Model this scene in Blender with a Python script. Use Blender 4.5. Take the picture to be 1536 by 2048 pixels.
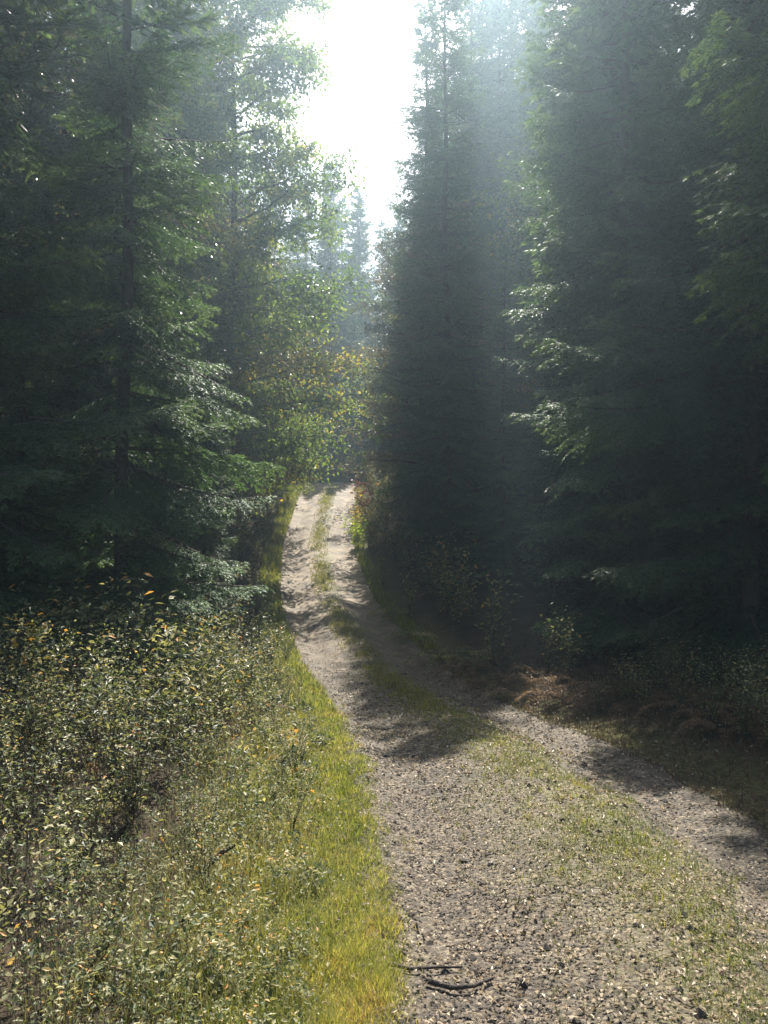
import bpy, math
import numpy as np
from math import radians as R

rng = np.random.default_rng(11)
scene = bpy.context.scene
for o in list(bpy.data.objects):
    bpy.data.objects.remove(o, do_unlink=True)
COL = scene.collection

# ------------------------------------------------------------------ camera, sky, sun, exposure
CAM_Z = 1.6
SUN_EL, SUN_AZ = R(50.0), R(5.0)          # azimuth measured from +Y (view axis) towards +X
cam_d = bpy.data.cameras.new('camera')
cam = bpy.data.objects.new('camera', cam_d); COL.objects.link(cam)
cam.location = (0, 0, CAM_Z); cam.rotation_euler = (R(90), 0, 0)
cam_d.sensor_fit = 'VERTICAL'; cam_d.sensor_height = 36.0; cam_d.lens = 36.0*1547/2048
cam_d.clip_start = 0.05; cam_d.clip_end = 3000
scene.camera = cam

world = bpy.data.worlds.new('World'); scene.world = world; world.use_nodes = True
nt = world.node_tree; nt.nodes.clear()
w_out = nt.nodes.new('ShaderNodeOutputWorld'); w_bg = nt.nodes.new('ShaderNodeBackground')
sky = nt.nodes.new('ShaderNodeTexSky'); sky.sky_type = 'NISHITA'; sky.sun_disc = False
sky.sun_elevation = SUN_EL; sky.sun_rotation = SUN_AZ
sky.air_density = 1.0; sky.dust_density = 3.0; sky.ozone_density = 1.0
w_bg.inputs['Strength'].default_value = 0.09
nt.links.new(sky.outputs[0], w_bg.inputs[0]); nt.links.new(w_bg.outputs[0], w_out.inputs[0])

sun_d = bpy.data.lights.new('sun', 'SUN'); sun_d.energy = 5.0; sun_d.angle = R(0.5); sun_d.color = (1.0, 0.95, 0.86)
sun = bpy.data.objects.new('sun', sun_d); COL.objects.link(sun)
sun.rotation_euler = (-(math.pi/2 - SUN_EL), 0, -SUN_AZ)     # local +Z points at the sun
sun.location = (0, 0, 40)

vs = scene.view_settings
vs.view_transform = 'Standard'; vs.look = 'None'; vs.gamma = 1.0; vs.use_curve_mapping = False
vs.exposure = 1.4
cy = scene.cycles
scene.render.engine = 'CYCLES'
cy.use_denoising = True
try: cy.denoiser = 'OPENIMAGEDENOISE'
except Exception: pass
cy.use_adaptive_sampling = True; cy.adaptive_threshold = 0.015
cy.max_bounces = 4; cy.diffuse_bounces = 2; cy.glossy_bounces = 1; cy.transmission_bounces = 3
cy.volume_bounces = 0; cy.transparent_max_bounces = 4
cy.caustics_reflective = False; cy.caustics_refractive = False
cy.sample_clamp_indirect = 4.0

# ------------------------------------------------------------------ the lie of the land
_d = np.arange(-60, 460, 0.1)
def _curve(k, v, s):
    y = np.interp(_d, k, v)
    g = np.exp(-0.5*(np.arange(-40, 41)*0.1/s)**2); g /= g.sum()
    return np.convolve(np.pad(y, 40, mode='edge'), g, 'valid')
_Z = _curve([-60, 0, 2, 3.15, 4.2, 6.5, 8.5, 10.5, 12.5, 14.5, 18.5, 24.4, 29.7, 33, 36, 60, 460],
            [0.5, 0, -.10, -.18, -.23, -.40, -.72, -.95, -.97, -.87, -.50, .45, 1.95, 2.75, 2.98, 3.4, 6.0], .7)
_XL = _curve([-60, 0, 3.15, 4.2, 6.5, 10.5, 11.3, 14.5, 18.5, 24.4, 29.7, 36, 460],
             [0.3, 0.02, -.05, -.08, -.27, -.80, -1.04, -1.76, -2.55, -3.28, -3.42, -3.5, -3.5], .7)
HALF = 1.17
def prof(y): return np.interp(y, _d, _Z)
def xc(y): return np.interp(y, _d, _XL) + HALF
def sstep(a, b, x):
    t = np.clip((x-a)/(b-a), 0, 1); return t*t*(3-2*t)
def wob(x, y):
    return (np.sin(1.3*x+0.7*y+1)*np.cos(0.9*y-0.5*x) + 0.6*np.sin(2.7*x-1.9*y+2) + 0.35*np.sin(5.1*x+4.3*y))
def ground_z(x, y):
    x = np.asarray(x, float); y = np.asarray(y, float)
    u = x - xc(y)
    z = prof(y)
    cross = (y > 32.8)                                      # the crossing lane is level
    rut = -0.075*(np.exp(-((u+0.78)/0.27)**2) + np.exp(-((u-0.78)/0.27)**2)) + 0.05*np.exp(-(u/0.33)**2)
    z = z + np.where(cross, 0.3, 1.0)*rut*(np.abs(u) < 2.0)
    bank = 0.10*sstep(1.15, 1.9, -u) + 0.22*sstep(2.0, 5.0, -u) + 0.16*sstep(1.3, 2.1, u) + 0.35*sstep(2.0, 4.5, u)
    bank = bank*np.where(cross, 0.25, 1.0)
    rough = 0.045*wob(x, y)*sstep(1.2, 2.6, np.abs(u)) + 0.012*wob(x*3.1, y*2.7)
    return z + bank + rough

# ------------------------------------------------------------------ mesh helpers
def mesh_np(name, V, F, mat, attrs=None, smooth=False):
    me = bpy.data.meshes.new(name)
    V = np.ascontiguousarray(V, dtype=np.float32); F = np.ascontiguousarray(F, dtype=np.int32)
    n, m, k = len(V), len(F), F.shape[1]
    me.vertices.add(n); me.vertices.foreach_set('co', V.ravel())
    me.loops.add(m*k); me.loops.foreach_set('vertex_index', F.ravel())
    me.polygons.add(m)
    me.polygons.foreach_set('loop_start', np.arange(0, m*k, k, dtype=np.int32))
    if smooth: me.polygons.foreach_set('use_smooth', np.ones(m, dtype=bool))
    else: me.polygons.foreach_set('use_smooth', np.zeros(m, dtype=bool))
    me.update(calc_edges=True)
    for an, av in (attrs or {}).items():
        a = me.attributes.new(an, 'FLOAT', 'POINT'); a.data.foreach_set('value', np.ascontiguousarray(av, dtype=np.float32))
    me.materials.append(mat)
    return me
def link(name, me, parent=None, loc=(0, 0, 0), rz=0.0, scale=None):
    o = bpy.data.objects.new(name, me); COL.objects.link(o)
    o.location = loc; o.rotation_euler = (0, 0, rz)
    if scale is not None: o.scale = scale if hasattr(scale, '__len__') else (scale,)*3
    if parent: o.parent = parent
    return o
def tag(o, label=None, cat=None, group=None, kind=None):
    if label: o['label'] = label
    if cat: o['category'] = cat
    if group: o['group'] = group
    if kind: o['kind'] = kind
    return o
class Geo:
    """collects triangles with one float per vertex"""
    def __init__(s): s.V, s.F, s.T, s.n = [], [], [], 0
    def add(s, V, F, T=0.0):
        V = np.asarray(V, float).reshape(-1, 3); F = np.asarray(F, int)
        s.V.append(V); s.F.append(F+s.n); s.T.append(np.broadcast_to(np.asarray(T, float), (len(V),))); s.n += len(V)
    def arrays(s): return np.concatenate(s.V), np.concatenate(s.F), np.concatenate(s.T)
    def mesh(s, name, mat, smooth=False):
        V, F, T = s.arrays(); return mesh_np(name, V, F, mat, {'tint': T}, smooth)
def nrm(v): return v/np.maximum(np.linalg.norm(v, axis=-1, keepdims=True), 1e-9)
def tube(g, P, rad, sides=5, T=0.0):
    P = np.asarray(P, float); n = len(P); rad = np.broadcast_to(np.asarray(rad, float), (n,))
    tan = nrm(np.gradient(P, axis=0))
    ref = np.array([0.31, 0.17, 0.93]) if abs(tan[0][2]) < .8 else np.array([0.95, 0.2, 0.1])
    a = nrm(np.cross(tan, ref)); b = np.cross(tan, a)
    th = np.arange(sides)*2*math.pi/sides
    V = P[:, None]+rad[:, None, None]*(np.cos(th)[None, :, None]*a[:, None]+np.sin(th)[None, :, None]*b[:, None])
    F = []
    for i in range(n-1):
        for j in range(sides):
            k = (j+1) % sides; p, q, r_, t = i*sides+j, i*sides+k, (i+1)*sides+k, (i+1)*sides+j
            F += [(p, q, r_), (p, r_, t)]
    g.add(V.reshape(-1, 3), F, T)
def needles(g, P, A, N, length, width, T):
    """one triangle each: root P, axis A, face normal N"""
    S = nrm(np.cross(A, N)); n = len(P)
    length = np.broadcast_to(length, (n,))[:, None]; width = np.broadcast_to(width, (n,))[:, None]
    V = np.stack([P-S*width*.5, P+S*width*.5, P+A*length], 1).reshape(-1, 3)
    g.add(V, np.arange(n*3).reshape(-1, 3), np.repeat(np.broadcast_to(T, (n,)), 3))
def leaves(g, P, A, N, length, width, T, fold=0.18):
    """leaf blades of two facets folded along the midrib"""
    S = nrm(np.cross(A, N)); N = np.cross(S, A); n = len(P)
    length = np.broadcast_to(length, (n,))[:, None]; width = np.broadcast_to(width, (n,))[:, None]
    c = P+A*length*.42+N*width*fold
    V = np.stack([P, c-S*width*.5, P+A*length-N*length*.06, c+S*width*.5], 1).reshape(-1, 3)
    b = np.arange(n)*4
    F = np.stack([np.stack([b, b+2, b+1], 1), np.stack([b, b+3, b+2], 1)], 1).reshape(-1, 3)
    g.add(V, F, np.repeat(np.broadcast_to(T, (n,)), 4))
def rand_dir(n): return nrm(rng.normal(size=(n, 3)))

# ------------------------------------------------------------------ materials
def material(name):
    m = bpy.data.materials.new(name); m.use_nodes = True
    m.node_tree.nodes.clear(); return m, m.node_tree.nodes, m.node_tree.links
def ramp(nodes, stops):
    r = nodes.new('ShaderNodeValToRGB'); e = r.color_ramp.elements
    while len(e) < len(stops): e.new(0.5)
    for el, (p, c) in zip(e, stops): el.position = p; el.color = (*c, 1)
    return r
def leaf_mat(name, stops, trans=0.35, rough=0.45, tcol=1.6, spec=0.5, obvar=0.25):
    m, N, L = material(name)
    out = N.new('ShaderNodeOutputMaterial'); at = N.new('ShaderNodeAttribute'); at.attribute_name = 'tint'
    r = ramp(N, stops); L.new(at.outputs['Fac'], r.inputs[0])
    oi = N.new('ShaderNodeObjectInfo'); hsv = N.new('ShaderNodeHueSaturation')
    mv = N.new('ShaderNodeMapRange'); mv.inputs[3].default_value = 1-obvar; mv.inputs[4].default_value = 1+obvar
    L.new(oi.outputs['Random'], mv.inputs[0]); L.new(mv.outputs[0], hsv.inputs['Value']); L.new(r.outputs[0], hsv.inputs['Color'])
    p = N.new('ShaderNodeBsdfPrincipled'); p.inputs['Roughness'].default_value = rough
    p.inputs['Specular IOR Level'].default_value = spec
    L.new(hsv.outputs[0], p.inputs['Base Color'])
    t = N.new('ShaderNodeBsdfTranslucent'); g = N.new('ShaderNodeMixRGB'); g.blend_type = 'MULTIPLY'; g.inputs[0].default_value = 1
    g.inputs[2].default_value = (tcol*1.0, tcol*1.02, tcol*.55, 1); L.new(hsv.outputs[0], g.inputs[1]); L.new(g.outputs[0], t.inputs[0])
    mx = N.new('ShaderNodeMixShader'); mx.inputs[0].default_value = trans
    L.new(p.outputs[0], mx.inputs[1]); L.new(t.outputs[0], mx.inputs[2]); L.new(mx.outputs[0], out.inputs[0])
    return m
def solid_mat(name, c1, c2, scale, rough=0.9, bump=0.4, bscale=None, spec=0.3, stretch=None, attr=False):
    m, N, L = material(name)
    out = N.new('ShaderNodeOutputMaterial'); p = N.new('ShaderNodeBsdfPrincipled')
    p.inputs['Roughness'].default_value = rough; p.inputs['Specular IOR Level'].default_value = spec
    tc = N.new('ShaderNodeTexCoord'); mp = N.new('ShaderNodeMapping')
    L.new(tc.outputs['Object'], mp.inputs[0])
    if stretch: mp.inputs['Scale'].default_value = stretch
    n = N.new('ShaderNodeTexNoise'); n.inputs['Scale'].default_value = scale; n.inputs['Detail'].default_value = 8; n.inputs['Roughness'].default_value = .65
    L.new(mp.outputs[0], n.inputs['Vector'])
    r = ramp(N, [(0.3, c1), (0.7, c2)])
    if attr:
        at = N.new('ShaderNodeAttribute'); at.attribute_name = 'tint'; L.new(at.outputs['Fac'], r.inputs[0])
        r.color_ramp.elements[0].position = 0; r.color_ramp.elements[1].position = 1
    else: L.new(n.outputs[0], r.inputs[0])
    L.new(r.outputs[0], p.inputs['Base Color'])
    b = N.new('ShaderNodeBump'); b.inputs['Strength'].default_value = bump; b.inputs['Distance'].default_value = 0.03
    n2 = N.new('ShaderNodeTexNoise'); n2.inputs['Scale'].default_value = bscale or scale*4; n2.inputs['Detail'].default_value = 6
    L.new(mp.outputs[0], n2.inputs['Vector']); L.new(n2.outputs[0], b.inputs['Height']); L.new(b.outputs[0], p.inputs['Normal'])
    L.new(p.outputs[0], out.inputs[0])
    return m

M = {}
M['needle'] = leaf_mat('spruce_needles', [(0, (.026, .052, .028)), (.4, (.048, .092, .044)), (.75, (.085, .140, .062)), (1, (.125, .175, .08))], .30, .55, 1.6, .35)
M['dead'] = leaf_mat('dead_twigs', [(0, (.05, .042, .035)), (1, (.12, .10, .08))], .1, .8, 1.0, .3)
M['bark'] = solid_mat('spruce_bark', (.035, .028, .023), (.11, .09, .075), 9, .95, .9, 24, .2, (1, 1, .25))
M['green_leaf'] = leaf_mat('yellow_green_leaves', [(0, (.07, .12, .025)), (.5, (.13, .18, .035)), (.85, (.24, .25, .05)), (1, (.38, .27, .06))], .52, .45, 1.8, .4)
M['brown_leaf'] = leaf_mat('dull_brown_leaves', [(0, (.07, .075, .045)), (.5, (.12, .11, .06)), (.85, (.17, .12, .075)), (1, (.24, .15, .09))], .38, .42, 1.4, .5)
M['grey_leaf'] = leaf_mat('grey_green_leaves', [(0, (.05, .07, .04)), (.6, (.09, .10, .055)), (1, (.16, .13, .08))], .35, .33, 1.5, .7)
M['weed'] = leaf_mat('weed_leaves', [(0, (.04, .058, .025)), (.35, (.11, .13, .055)), (.62, (.25, .235, .11)), (.88, (.46, .41, .24)), (1, (.54, .28, .09))], .30, .5, 1.7, .35)
M['yellow'] = leaf_mat('yellow_autumn_leaves', [(0, (.30, .24, .03)), (.6, (.48, .33, .04)), (1, (.55, .25, .04))], .45, .45, 1.4, .4)
M['red'] = leaf_mat('red_autumn_leaves', [(0, (.16, .03, .03)), (.6, (.28, .06, .05)), (1, (.36, .16, .05))], .4, .45, 1.4, .4)
M['lime'] = leaf_mat('lime_leaves', [(0, (.16, .24, .03)), (1, (.34, .36, .05))], .5, .4, 1.6, .5)
M['bracken'] = leaf_mat('dry_bracken', [(0, (.10, .06, .036)), (.6, (.19, .115, .068)), (1, (.29, .19, .11))], .25, .6, 1.2, .3)
M['grass'] = leaf_mat('verge_grass', [(0, (.10, .13, .026)), (.4, (.22, .235, .05)), (.7, (.38, .34, .095)), (.9, (.46, .36, .14)), (1, (.42, .25, .10))], .42, .5, 1.4, .4)
M['straw'] = leaf_mat('strip_grass', [(0, (.11, .14, .028)), (.5, (.23, .225, .065)), (1, (.35, .30, .14))], .3, .55, 1.2, .35)
M['litter_leaf'] = leaf_mat('fallen_leaves', [(0, (.14, .09, .05)), (.5, (.30, .22, .13)), (1, (.50, .42, .30))], .15, .5, 1.0, .4)
M['stone'] = solid_mat('gravel_stones', (.030, .024, .018), (.39, .305, .21), 40, .75, .3, 160, .4, None, True)
M['ground'] = solid_mat('forest_floor', (.035, .027, .018), (.11, .085, .05), 3.0, .95, .8, 30, .2)
M['stem'] = solid_mat('plant_stems', (.05, .045, .03), (.12, .09, .055), 30, .8, .3, 60, .3)
M['twig'] = solid_mat('dead_stick', (.025, .02, .017), (.07, .055, .045), 25, .85, .5, 80, .3)

def ground_mat():
    m = solid_mat('forest_floor', (.018, .014, .010), (.07, .052, .033), 3.0, .95, .8, 30, .2)
    N, L = m.node_tree.nodes, m.node_tree.links
    p = next(n for n in N if n.type == 'BSDF_PRINCIPLED'); src = p.inputs['Base Color'].links[0].from_socket
    at = N.new('ShaderNodeAttribute'); at.attribute_name = 'tint'
    tc = N.new('ShaderNodeTexCoord'); n = N.new('ShaderNodeTexNoise'); n.inputs['Scale'].default_value = 22; n.inputs['Detail'].default_value = 6; L.new(tc.outputs['Object'], n.inputs['Vector'])
    r = ramp(N, [(.35, (.045, .05, .018)), (.65, (.15, .14, .05))]); L.new(n.outputs[0], r.inputs[0])
    mx = N.new('ShaderNodeMixRGB'); L.new(at.outputs['Fac'], mx.inputs[0]); L.new(src, mx.inputs[1]); L.new(r.outputs[0], mx.inputs[2]); L.new(mx.outputs[0], p.inputs['Base Color'])
    return m
M['ground'] = ground_mat()
def track_mat():
    m, N, L = material('gravel_track')
    out = N.new('ShaderNodeOutputMaterial'); p = N.new('ShaderNodeBsdfPrincipled'); p.inputs['Roughness'].default_value = .7
    p.inputs['Specular IOR Level'].default_value = .35
    tc = N.new('ShaderNodeTexCoord')
    at = N.new('ShaderNodeAttribute'); at.attribute_name = 'tint'             # 0 rut gravel .. 1 moss of the middle strip
    v = N.new('ShaderNodeTexVoronoi'); v.inputs['Scale'].default_value = 42; L.new(tc.outputs['Object'], v.inputs['Vector'])
    n = N.new('ShaderNodeTexNoise'); n.inputs['Scale'].default_value = 2.2; n.inputs['Detail'].default_value = 9; n.inputs['Roughness'].default_value = .7
    L.new(tc.outputs['Object'], n.inputs['Vector'])
    n3 = N.new('ShaderNodeTexNoise'); n3.inputs['Scale'].default_value = 55; n3.inputs['Detail'].default_value = 4; L.new(tc.outputs['Object'], n3.inputs['Vector'])
    cell = N.new('ShaderNodeSeparateColor'); L.new(v.outputs['Color'], cell.inputs[0])
    r = ramp(N, [(0, (.025, .02, .015)), (.45, (.07, .055, .037)), (.8, (.16, .125, .082)), (1, (.31, .25, .17))]); L.new(cell.outputs[0], r.inputs[0])
    r2 = ramp(N, [(.33, (.026, .02, .014)), (.68, (.15, .118, .078))]); L.new(n.outputs[0], r2.inputs[0])
    mx0 = N.new('ShaderNodeMixRGB'); mx0.inputs[0].default_value = .5; L.new(r.outputs[0], mx0.inputs[1]); L.new(r2.outputs[0], mx0.inputs[2])
    sa = N.new('ShaderNodeAttribute'); sa.attribute_name = 'far_lit_sand'  # paler sandy tan far off; strong sun there is put into the colour
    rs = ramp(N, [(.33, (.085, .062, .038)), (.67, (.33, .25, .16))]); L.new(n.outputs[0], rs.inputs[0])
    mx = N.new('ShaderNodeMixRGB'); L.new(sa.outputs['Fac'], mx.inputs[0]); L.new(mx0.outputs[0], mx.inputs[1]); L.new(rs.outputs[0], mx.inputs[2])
    r3 = ramp(N, [(.3, (.05, .048, .02)), (.5, (.13, .12, .045)), (.7, (.25, .21, .10))]); L.new(n3.outputs[0], r3.inputs[0])
    mth = N.new('ShaderNodeMath'); mth.operation = 'MULTIPLY'; mth.use_clamp = True; mth.inputs[1].default_value = .85; L.new(at.outputs['Fac'], mth.inputs[0])
    n4 = N.new('ShaderNodeTexNoise'); n4.inputs['Scale'].default_value = 6.5; n4.inputs['Detail'].default_value = 5; L.new(tc.outputs['Object'], n4.inputs['Vector'])
    r4 = ramp(N, [(.38, (.15, .15, .15)), (.6, (1, 1, 1))]); L.new(n4.outputs[0], r4.inputs[0])
    mt2 = N.new('ShaderNodeMath'); mt2.operation = 'MULTIPLY'; L.new(mth.outputs[0], mt2.inputs[0]); L.new(r4.outputs[0], mt2.inputs[1])
    m2 = N.new('ShaderNodeMixRGB'); L.new(mt2.outputs[0], m2.inputs[0]); L.new(mx.outputs[0], m2.inputs[1]); L.new(r3.outputs[0], m2.inputs[2])
    L.new(m2.outputs[0], p.inputs['Base Color'])
    b = N.new('ShaderNodeBump'); b.inputs['Strength'].default_value = .8; b.inputs['Distance'].default_value = .02
    ad = N.new('ShaderNodeMath'); ad.operation = 'SUBTRACT'; L.new(n3.outputs[0], ad.inputs[0]); L.new(v.outputs['Distance'], ad.inputs[1])
    L.new(ad.outputs[0], b.inputs['Height']); L.new(b.outputs[0], p.inputs['Normal']); L.new(p.outputs[0], out.inputs[0])
    return m
M['track'] = track_mat()

# ------------------------------------------------------------------ ground, tracks
def grid(us, ys, fx, fz, tint=None):
    Y, U = np.meshgrid(ys, us, indexing='ij'); X = fx(U, Y); Z = fz(X, Y)
    V = np.stack([X, Y, Z], -1).reshape(-1, 3); a, b = len(ys), len(us)
    i = (np.arange(a-1)[:, None]*b+np.arange(b-1)[None]).ravel()
    F = np.stack([i, i+1, i+b+1, i+b], 1)
    return V, F, (tint(U, Y).ravel() if tint else np.zeros(len(V)))
us = np.concatenate([-np.geomspace(420, 6.2, 28), np.arange(-6, 6.01, .12), np.geomspace(6.2, 420, 28)])
ys = np.concatenate([np.linspace(-55, -3, 18), np.arange(-2.6, 16, .12), np.arange(16, 45, .3), np.geomspace(45.5, 455, 26)])
def gz_sunk(x, y):
    u = np.abs(x-xc(y)); return ground_z(x, y) - 0.06*(1-sstep(0.95, 1.12, u)) - .06*((y > 33.9) & (y < 36.6))*(np.abs(x) < 30)
V, F, T = grid(us, ys, lambda U, Y: U+xc(Y), gz_sunk, lambda U, Y: (1-sstep(1.35, 2.1, np.abs(U)))*(.8+.2*wob(U*2, Y)))
tag(link('ground', mesh_np('ground', V, F, M['ground'], {'tint': T}, True)), 'brown forest floor of leaf litter under the trees', None, None, 'structure')

def tr_x(U, Y):
    e = 0.04*np.sin(2.1*Y+.6*np.sign(U))+.03*np.sin(5.3*Y+U)+.03*np.sin(13.1*Y)
    return xc(Y)+U+np.sign(U)*e*sstep(.8, 1.25, np.abs(U))
def tr_z(X, Y):
    u = np.abs(X-xc(Y)); return ground_z(X, Y)+.006-.05*sstep(1.16, 1.32, u)+.008*np.sin(31*X+7*Y)*np.sin(27*Y-5*X)*.5
def strip_w(y): return np.where(y < 8, .50, np.where(y < 12, .42, .33))
def tr_t(U, Y):
    w = strip_w(Y)+.10*np.sin(1.7*Y)+.07*np.sin(4.9*Y+1); return (1-sstep(w-.2, w+.06, np.abs(U-.10)))*(.45+.55*sstep(-.3, .3, U))
V, F, T = grid(np.arange(-1.32, 1.321, .04), np.concatenate([np.arange(-3, 14, .05), np.arange(14, 34.6, .12)]), tr_x, tr_z, tr_t)
tag(link('gravel_track', mesh_np('gravel_track', V, F, M['track'], {'tint': T, 'far_lit_sand': sstep(10, 20, V[:, 1])}, True)), 'two-rut gravel forest track with a mossy middle', None, None, 'structure')
V, F, T = grid(np.arange(34.0, 36.61, .13), np.arange(-26, 22, .3), lambda U, Y: U, lambda X, Y: 0*X)
V = np.stack([V[:, 1], V[:, 0]+.15*np.sin(V[:, 1]*.9), V[:, 2]], 1); V[:, 2] = ground_z(V[:, 0], V[:, 1])+.008
tag(link('crossing_lane', mesh_np('crossing_lane', V, F[:, ::-1], M['track'], {'tint': T, 'far_lit_sand': np.ones(len(V))}, True)), 'shaded gravel lane crossing at the top of the rise', None, None, 'structure')

# ------------------------------------------------------------------ spruces
def bough(L, step, nl, nw, tert=True):
    """one drooping spruce bough along +X: needles plus its wooden axis"""
    g = Geo()
    droop = rng.uniform(.10, .22); up = rng.uniform(.05, .16)
    def axis(t): return np.stack([L*t*(1-.04*t), 0*t+.04*L*np.sin(3*t+droop*20), L*(-droop*1.5*t**1.3+up*1.6*t**3)], -1)
    P, A, N, W = [], [], [], []
    def fringe(p0, p1, sag, tip):
        d = p1-p0; ln = np.linalg.norm(d)
        k = max(2, int(ln/step)); t = (np.arange(k)+rng.uniform(.2, .8, k))/k
        pts = p0+d*t[:, None]; pts[:, 2] -= sag*t**2
        ax = d/ln; sd = nrm(np.cross(ax, [0, 0, 1])+1e-6)
        for s in (-1, 1):
            a = nrm(ax*rng.uniform(.6, 1.1, (k, 1))+s*sd*rng.uniform(.5, .95, (k, 1))+rng.normal(0, .22, (k, 3))+np.array([0, 0, -.10]))
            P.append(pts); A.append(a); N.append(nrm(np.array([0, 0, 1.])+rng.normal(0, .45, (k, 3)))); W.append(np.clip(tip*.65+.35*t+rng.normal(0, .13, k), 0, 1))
        end = p1.copy(); end[2] -= sag
        P.append(end[None]); A.append(nrm(ax+[0, 0, -.2])[None]); N.append(np.array([[0, 0, 1.]])); W.append(np.array([min(1, tip+.3)]))
    ns = int(L*.9/(step*1.75))
    for i in range(ns):
        t = .05+.93*(i+rng.uniform(0, 1))/ns
        p = axis(np.array([t]))[0]; p2 = axis(np.array([min(t+.02, 1.0)]))[0]; ax = nrm(p2-p+1e-9)
        for s in (-1, 1):
            sl = L*(.40*(1-t)**.75*min(1, (t+.32)/.42)+.05)*rng.uniform(.65, 1.2)
            a = R(rng.uniform(38, 66)); d = nrm(ax*math.cos(a)+np.array([0, s*math.sin(a), 0])+np.array([0, 0, rng.uniform(-.38, .02)]))
            e = p+d*sl; fringe(p, e, sl*.22, t)
            if tert:
                nt_ = int(sl/(step*2.6))
                for j in range(nt_):
                    q = (j+.6)/max(nt_, 1); pp = p+d*sl*q; pp = pp-np.array([0, 0, sl*.22*q*q])
                    for s2 in (-1, 1):
                        if rng.random() < .25: continue
                        dd = nrm(d*.75+s2*nrm(np.cross(d, [0, 0, 1]))*.7+np.array([0, 0, rng.uniform(-.5, .05)]))
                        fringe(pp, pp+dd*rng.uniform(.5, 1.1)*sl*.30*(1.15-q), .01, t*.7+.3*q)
    tt = np.linspace(.45, 1, 5)
    for i in range(4): fringe(axis(tt[i:i+1])[0], axis(tt[i+1:i+2])[0], 0, tt[i])
    P, A, N, W = map(np.concatenate, (P, A, N, W))
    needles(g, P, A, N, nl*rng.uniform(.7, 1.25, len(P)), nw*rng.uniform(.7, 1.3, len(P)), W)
    w = Geo(); tt = np.linspace(0, .96, 7); tube(w, axis(tt), .004+.012*L*(1-tt)**1.1, 3)
    return g.arrays(), w.arrays()

class BoughSet:
    def __init__(s, step, nl, nw, tert, lens=(.55, 1.0, 1.6, 2.3), k=3):
        s.lens = np.array(lens); s.b = [[bough(l, step, nl, nw, tert) for _ in range(k)] for l in lens]
    def pick(s, L):
        i = int(np.argmin(np.abs(np.log(s.lens/L)))); return s.b[i][rng.integers(len(s.b[i]))], L/s.lens[i]
near_set = BoughSet(.034, .050, .0165, True)
mid_set = BoughSet(.05, .072, .026, True, k=3)
far_set = BoughSet(.11, .16, .065, True, k=3)

def place_bough(gc, gw, bs, L, z, az, el, x0=0, y0=0):
    ((V, F, T), (WV, WF, WT)), sc = bs.pick(L)
    c, s_ = math.cos(az), math.sin(az); ce, se = math.cos(el), math.sin(el)
    ro = rng.normal(0, .18); cr, sr = math.cos(ro), math.sin(ro)
    def tf(P):
        x, y, zz = P[:, 0]*sc, P[:, 1]*sc, P[:, 2]*sc
        y, zz = y*cr-zz*sr, y*sr+zz*cr
        x, zz = x*ce-zz*se, x*se+zz*ce
        return np.stack([x*c-y*s_+x0, x*s_+y*c+y0, zz+z], 1)
    gc.add(tf(V), F, np.clip(T+rng.normal(0, .08), 0, 1)); gw.add(tf(WV), WF, WT)

def spruce(name, H, Lmax, z0, lean, plan, whorl=.34, per=5, dead_to=0.0, thin=0.0, taper=.62, tr=.0068):
    """plan: list of (height limit, bough set). Returns trunk, branch and crown meshes."""
    gc, gw, gt = Geo(), Geo(), Geo()
    zs = np.linspace(-.15, H, 40); r0 = tr*H
    ph = rng.uniform(0, 6.28)
    def ctr(z): return np.array([lean*math.sin(z/H*2.2)+.025*math.sin(z*1.1+ph), lean*.6*math.sin(z/H*3.1+1)+.025*math.cos(z*.9+ph), z])
    tube(gt, [ctr(z) for z in zs], r0*(1-np.clip(zs, 0, H)/H)**.85+.008+.05*np.exp(-np.clip(zs, 0, 9)/.25), 9)
    z = z0
    while z < H-.25:
        f = (z-z0)/(H-z0)
        bs = next(b for lim, b in plan if z < lim)
        prof_ = Lmax*(1-f)**taper*min(1.0, .75+f*1.6)+.15
        el0 = R(-16+46*f)
        for k in range(per+rng.integers(-1, 2)):
            if rng.random() < thin: continue
            zz = z+rng.uniform(-.16, .16); c = ctr(zz)
            place_bough(gc, gw, bs, max(.25, prof_*rng.uniform(.62, 1.15)), zz, rng.uniform(0, 2*math.pi), el0+rng.normal(0, R(9)), c[0], c[1])
        z += whorl*rng.uniform(.8, 1.2)
    for z in np.arange(H-2.4, H+.05, .11):      # leader
        place_bough(gc, gw, plan[-1][1], .10+.26*max(0, H-z)**.8, z, rng.uniform(0, 6.28), R(rng.uniform(15, 45)), *ctr(z)[:2])
    if dead_to:
        z = .5
        while z < dead_to:
            a = rng.uniform(0, 6.28); l = rng.uniform(.4, 1.5); c = ctr(z); tt = np.linspace(0, 1, 5)
            P = np.stack([c[0]+math.cos(a)*l*tt, c[1]+math.sin(a)*l*tt, z+l*(-.25*tt+.1*tt*tt)+rng.normal(0, .03, 5)], 1)
            tube(gw, P, .010*(1-tt)+.002, 3)
            for q in range(4):
                b = a+rng.choice([-1, 1])*.8; p = P[1+q % 4]; tube(gw, [p, p+np.array([math.cos(b)*.25, math.sin(b)*.25, rng.uniform(-.12, .05)])], [.003, .001], 3)
            z += rng.uniform(.07, .2)
    return (gt.mesh(name+'_trunk', M['bark'], True), gw.mesh(name+'_branches', M['bark']), gc.mesh(name+'_crown', M['needle']))

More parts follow.
